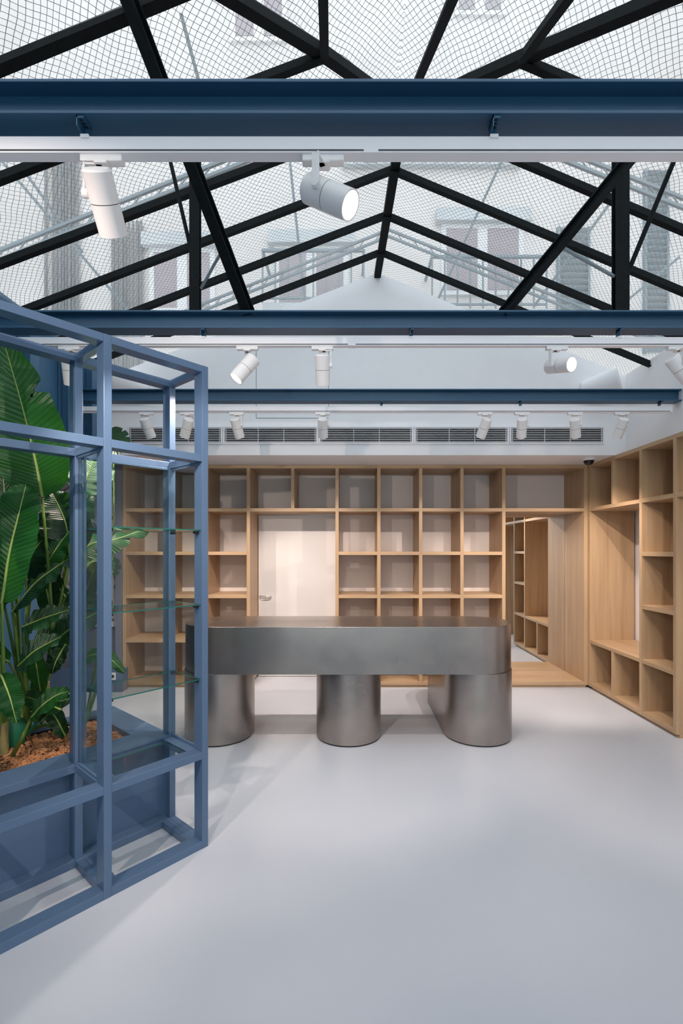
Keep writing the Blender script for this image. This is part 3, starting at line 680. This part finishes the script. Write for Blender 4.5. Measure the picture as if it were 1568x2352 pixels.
obj('inner_wall', ub(pu0, pu1-.155, pv0+.112, pv0+.1155, PZ-.14, PZ-.02), 'slate', pl); obj('inner_wall', ub(pu1-.158, pu1-.155, pv0+.115, pv1-.10, PZ-.14, PZ-.02), 'slate', pl)
obj('soil', ub(pu0+.02, pu1-.155, pv0+.1155, pv1-.10, PZ-.2, PZ-.045), 'soil', pl)
ico = []
ph = (1+5**.5)/2
iv = [Vector(p).normalized() for p in ((-1,ph,0),(1,ph,0),(-1,-ph,0),(1,-ph,0),(0,-1,ph),(0,1,ph),(0,-1,-ph),(0,1,-ph),(ph,0,-1),(ph,0,1),(-ph,0,-1),(-ph,0,1))]
iff = [(0,11,5),(0,5,1),(0,1,7),(0,7,10),(0,10,11),(1,5,9),(5,11,4),(11,10,2),(10,7,6),(7,1,8),(3,9,4),(3,4,2),(3,2,6),(3,6,8),(3,8,9),(4,9,5),(2,4,11),(6,2,10),(8,6,7),(9,8,1)]
m = MB(); ua, ubx, va, vb = -1.22, pu1-.165, pv0+.125, pv1-.11
for i in range(5600):
    u = random.uniform(ua, ubx); v = random.uniform(va, vb); r = random.uniform(.006, .0095)
    hill = .018*math.sin(u*7+1)*math.sin(v*6)
    c = W(u, v, PZ-.040+hill+random.uniform(0, .010)); o0 = len(m.v)
    sq = random.uniform(.75, 1); 
    m.v += [c+Vector((p.x*r, p.y*r, p.z*r*sq)) for p in iv]; m.f += [tuple(o0+k for k in f) for f in iff]; m.m += [0]*20
tag(obj('clay_pebbles', m, 'pebble', smooth=True), 'reddish brown clay pebbles covering the soil of the blue planter', 'pebbles', kind='stuff')

# ------------------------------------------------------------------ plants
def bez(pts, n):
    """Catmull-Rom through the points"""
    pts = [Vector(p) for p in pts]
    if len(pts) == 2: return [pts[0].lerp(pts[1], i/n) for i in range(n+1)]
    ex = [pts[0]*2-pts[1]]+pts+[pts[-1]*2-pts[-2]]; out = []; segs = len(pts)-1
    for i in range(n+1):
        t = i/n*segs; k = min(int(t), segs-1); t -= k; p0, p1, p2, p3 = ex[k:k+4]
        out.append(.5*((2*p1)+(-p0+p2)*t+(2*p0-5*p1+4*p2-p3)*t*t+(-p0+3*p1-3*p2+p3)*t**3))
    return out
def leaf(par, mids, wid, mt='leaf', face=None, fold=.25, tears=(), n=64, droop=.0):
    """mids: midrib points base to tip; wid: full width; face: direction the upper side looks"""
    mid = bez(mids, n); face = Vector(face or (0, -1, .35)).normalized(); mb = MB(); K = 5
    sag = random.uniform(0, 6)
    for i, p in enumerate(mid):
        t = i/n; d = (mid[min(i+1, n)]-mid[max(i-1, 0)]).normalized(); s = d.cross(face).normalized(); nn_ = s.cross(d).normalized()
        wv = wid/2*(math.sin(PI*min(1, (t*.96+.03))**.72))**.62 if 0 < t < 1 else .002
        for k in range(-K, K+1):
            a = k/K; cut = 1.0
            for tv, sd, dp, sp in tears:
                if sd*a > 0: cut = min(cut, 1-dp*math.exp(-((t-tv-.10*abs(a))/sp)**2))
            ww = wv*a*cut; lift = abs(ww)*fold-droop*(abs(a)**2)*wid + .010*math.sin(t*17+sag+a*2)*abs(a)+.006*math.sin(t*41+sag)*abs(a)
            q = p+s*ww+nn_*lift-d*(-abs(ww)*.18)
            mb.uv[len(mb.v)] = (.5+a*.5, t); mb.v.append(q)
    w_ = 2*K+1
    for i in range(n):
        for k in range(2*K): mb.f.append((i*w_+k, i*w_+k+1, (i+1)*w_+k+1, (i+1)*w_+k)); mb.m.append(0)
    o = obj('leaf', mb, mt, par, smooth=True)
    ln = sum((mid[i+1]-mid[i]).length for i in range(n)); rb = .004+ln*.006
    fo = Vector(face)*.002
    obj('midrib', MB().tube([q-fo*0 for q in mid[::4]], [rb*(1-.85*i/(len(mid[::4])-1)) for i in range(len(mid[::4]))], 8), 'rib', o, smooth=True)
    return o
def stalk(par, pts, r0, r1, mt='stem'):
    c = bez(pts, 18); return obj('stalk', MB().tube(c, [r0+(r1-r0)*i/18 for i in range(19)], 10), mt, par, smooth=True)
SZ = PZ-.06
def plant(name, label, base, leaves, trunk=None):
    t = thing(name, label, 'plant', base, group='broad-leaved plants in the blue planter')
    if trunk:
        h, r = trunk; top = base+Vector((.01, 0, h)); obj('trunk', MB().tube([base, base+Vector((.004, 0, h*.5)), top], [r*1.15, r, r*.85], 14), 'trunk', t, smooth=True); base = top-Vector((0, 0, .04))
    for L in leaves:
        mids, wd, mt, kw = L
        m0 = mids[0]; m1 = mids[1]; dirn = (m0-m1).normalized()
        via = kw.pop('via', None)
        pts = [base+Vector((random.uniform(-.01, .01), random.uniform(-.01, .01), 0))]+([via] if via else [base.lerp(m0, .5)+Vector((0, 0, .05))])+[m0]
        stalk(t, pts, .013, .0065)
        leaf(t, mids, wd, mt, **kw)
    return t
def soil_at(px, py):
    Yv = (H-SZ)*F/(py-CY); return Vector(((px-CX)/F*Yv, Yv, SZ))
q = at
# tall plant with the huge leaf behind the frame
plant('banana_plant', 'tall banana-leaved plant with a huge torn leaf reaching the middle beam', soil_at(96, 1678), [
    ([q(97, 1141, 2.62), q(80, 1050, 2.58), q(50, 930, 2.52), q(8, 782, 2.50)], .37, 'leaf', dict(face=(.25, -1, .1), fold=.18, tears=((.62, 1, .7, .02),(.8,-1,.5,.02)), via=q(118, 1420, 2.80))),
    ([q(160, 1275, 2.80), q(150, 1200, 2.78), q(118, 1128, 2.80)], .27, 'leafdark', dict(face=(.3, -1, .3), fold=.1, via=q(118, 1480, 2.85))),
    ([q(186, 1135, 3.02), q(205, 1085, 3.02), q(228, 1020, 3.05)], .36, 'leafpale', dict(face=(-.1, -1, .2), fold=.1, via=q(130, 1450, 2.95))),
    ([q(150, 1300, 2.85), q(205, 1252, 2.90), q(262, 1240, 2.95), q(338, 1214, 3.02)], .20, 'leaf', dict(face=(0, -.75, .7), fold=.05, droop=.12, tears=((.55, -1, .85, .03), (.72, 1, .75, .03), (.40, 1, .6, .02)), via=q(120, 1500, 2.9))),
    ([q(170, 1330, 3.0), q(215, 1290, 3.05), q(262, 1310, 3.1)], .18, 'leafpale', dict(face=(0, -.9, .4), via=q(125, 1520, 2.95))),
    ([q(150, 1400, 2.9), q(190, 1370, 2.95), q(222, 1290, 3.0)], .15, 'leafdark', dict(face=(.2, -1, .2))),
], trunk=(.30, .040))
# plant at the left edge
plant('banana_plant', 'banana-leaved plant at the left edge with a broad glossy upright leaf', soil_at(8, 1738), [
    ([q(4, 1385, 2.36), q(22, 1270, 2.33), q(46, 1170, 2.33), q(60, 1112, 2.36)], .245, 'leaf', dict(face=(.15, -1, .25), fold=.22, via=q(8, 1560, 2.42))),
    ([q(2, 1550, 2.36), q(22, 1600, 2.30), q(38, 1660, 2.27)], .125, 'leaf', dict(face=(.1, -1, .5), fold=.1)),
    ([q(-20, 1420, 2.40), q(-5, 1340, 2.38), q(8, 1250, 2.40)], .12, 'leafdark', dict(face=(.3, -1, .1))),
    ([q(-30, 1330, 2.5), q(10, 1200, 2.62), q(5, 1060, 2.72)], .20, 'leafdark', dict(face=(.5, -1, .1))),
], trunk=(.22, .022))
# low dark plant between
plant('banana_plant', 'low dark-leaved plant in the middle of the planter', soil_at(60, 1705), [
    ([q(28, 1405, 2.62), q(75, 1345, 2.60), q(118, 1310, 2.60), q(160, 1282, 2.62)], .15, 'leafdark', dict(face=(-.3, -.8, .8), fold=-.1, droop=.08)),
    ([q(42, 1530, 2.55), q(80, 1495, 2.52), q(140, 1462, 2.52)], .17, 'leafdark', dict(face=(-.2, -1, .8), fold=.12)),
    ([q(52, 1440, 2.62), q(100, 1420, 2.62), q(160, 1400, 2.65)], .18, 'leafdark', dict(face=(-.1, -.8, .9), droop=.1)),
    ([q(150, 1480, 2.7), q(128, 1520, 2.66), q(120, 1548, 2.64)], .09, 'leafdark', dict(face=(.2, -1, .3))),
    ([q(150, 1690, 2.75), q(120, 1640, 2.72), q(90, 1660, 2.70)], .09, 'leafdark', dict(face=(0, -1, 1))),
    ([q(60, 1330, 2.75), q(70, 1280, 2.75), q(110, 1220, 2.78)], .22, 'leafdark', dict(face=(.2, -1, .1))),
], trunk=(.10, .02))
plant('banana_plant', 'young plant with one bright low leaf at the front of the pebbles', soil_at(30, 1742), [
    ([q(72, 1648, 2.48), q(95, 1622, 2.46), q(128, 1598, 2.46), q(160, 1587, 2.48)], .125, 'leaf', dict(face=(-.1, -.9, .8), fold=.08, via=q(48, 1700, 2.49))),
])
plant('banana_plant', 'plant with light drooping leaves seen through the glass pane of the frame', soil_at(175, 1655), [
    ([q(178, 1518, 3.05), q(215, 1504, 3.02), q(250, 1512, 3.02), q(287, 1545, 3.02)], .115, 'leaf', dict(face=(0, -.7, .8), fold=.0, droop=.05)),
    ([q(185, 1400, 3.1), q(200, 1350, 3.1), q(235, 1290, 3.1)], .16, 'leafpale', dict(face=(0, -1, .1))),
    ([q(190, 1340, 3.15), q(205, 1260, 3.15), q(190, 1190, 3.15)], .17, 'leafdark', dict(face=(.2, -1, .1))),
], trunk=(.12, .018))
rnd = random.Random(3)
bk = []
for px, py, L, wd_, an in ((18, 1240, 230, .15, 80), (70, 1330, 200, .13, 60), (120, 1370, 190, .12, 105), (20, 1480, 150, .10, 150), (110, 1445, 170, .12, 35),
                           (60, 1600, 120, .08, 20), (140, 1590, 110, .08, 160), (10, 1350, 200, .12, 100), (140, 1260, 190, .15, 70), (30, 1130, 190, .16, 95), (150, 1330, 140, .10, 130), (95, 1560, 130, .09, 100)):
    Yk = rnd.uniform(2.70, 2.86); a_ = math.radians(an); ex, ey = math.cos(a_)*L, -math.sin(a_)*L
    bk.append(([q(px, py+40, Yk), q(px+ex*.5, py+40+ey*.55, Yk-.03), q(px+ex, py+40+ey*.95, Yk+.02)], wd_*1.35, rnd.choice(('leafdark', 'leafdark', 'leaf')),
               dict(face=(rnd.uniform(-.4, .4), -1, rnd.uniform(0, .6)), fold=.12, n=40)))
plant('banana_plant', 'dense dark-leaved plant at the back of the planter against the blue wall', soil_at(45, 1650), bk, trunk=(.15, .028))
# monstera: notched leaf on a long stalk
mo = thing('monstera_plant', 'tall plant with dark notched leaves at the far end of the planter', 'plant', W(-.25, .98, SZ), group='broad-leaved plants in the blue planter')
for c, r, fz in ((q(262, 1008, 3.35), .105, (-.1, -1, .2)), (q(245, 1300, 3.30), .09, (0, -1, .4)), (q(228, 1385, 3.25), .08, (.1, -1, .3))):
    fz = Vector(fz).normalized(); s = fz.cross(Vector((0, 0, 1))).normalized(); u_ = s.cross(fz)
    m = MB(); m.v.append(c); m.uv[0] = (.5, 0); N_ = 96
    for i in range(N_):
        a = 2*PI*i/N_; rad = r*(1.0-.12*math.cos(a))*(1 if abs(math.cos(a)) > .9 else (.66+.34*min(1, abs(math.sin(a*5))*2.2)))
        m.uv[len(m.v)] = (.5+.5*math.sin(a), .5+.5*math.cos(a)); m.v.append(c+s*rad*math.sin(a)+u_*rad*math.cos(a)+fz*(-abs(math.sin(a))*rad*.25))
    for i in range(N_): m.f.append((0, 1+i, 1+(i+1) % N_)); m.m.append(0)
    lf = obj('leaf', m, 'leafdark', mo, smooth=True)
    stalk(mo, [W(-.25, .98, SZ), W(-.25, .98, SZ).lerp(c, .5)+Vector((.05, .05, 0)), c-u_*r*.6-fz*.01], .009, .004)
# watering can behind the plants
wc = thing('watering_can', 'green plastic watering can standing behind the planter stems', 'watering can', W(-.62, .965, PZ-.035))
cz = W(-.62, .965, PZ-.04)
mbx = MB().lathe([(0, 0), (.055, 0), (.06, .01), (.058, .11), (.045, .135), (0, .14)], 24); obj('body', mbx, 'green', wc, smooth=True, local=True)
obj('handle', MB().tube(bez([(-.05, 0, .10), (-.085, 0, .15), (-.03, 0, .19), (.03, 0, .14)], 12), .008, 8), 'green', wc, smooth=True, local=True)
obj('spout', MB().tube(bez([(.05, 0, .04), (.11, 0, .10), (.15, 0, .17)], 8), [.012-.0008*i for i in range(9)], 8), 'green', wc, smooth=True, local=True)
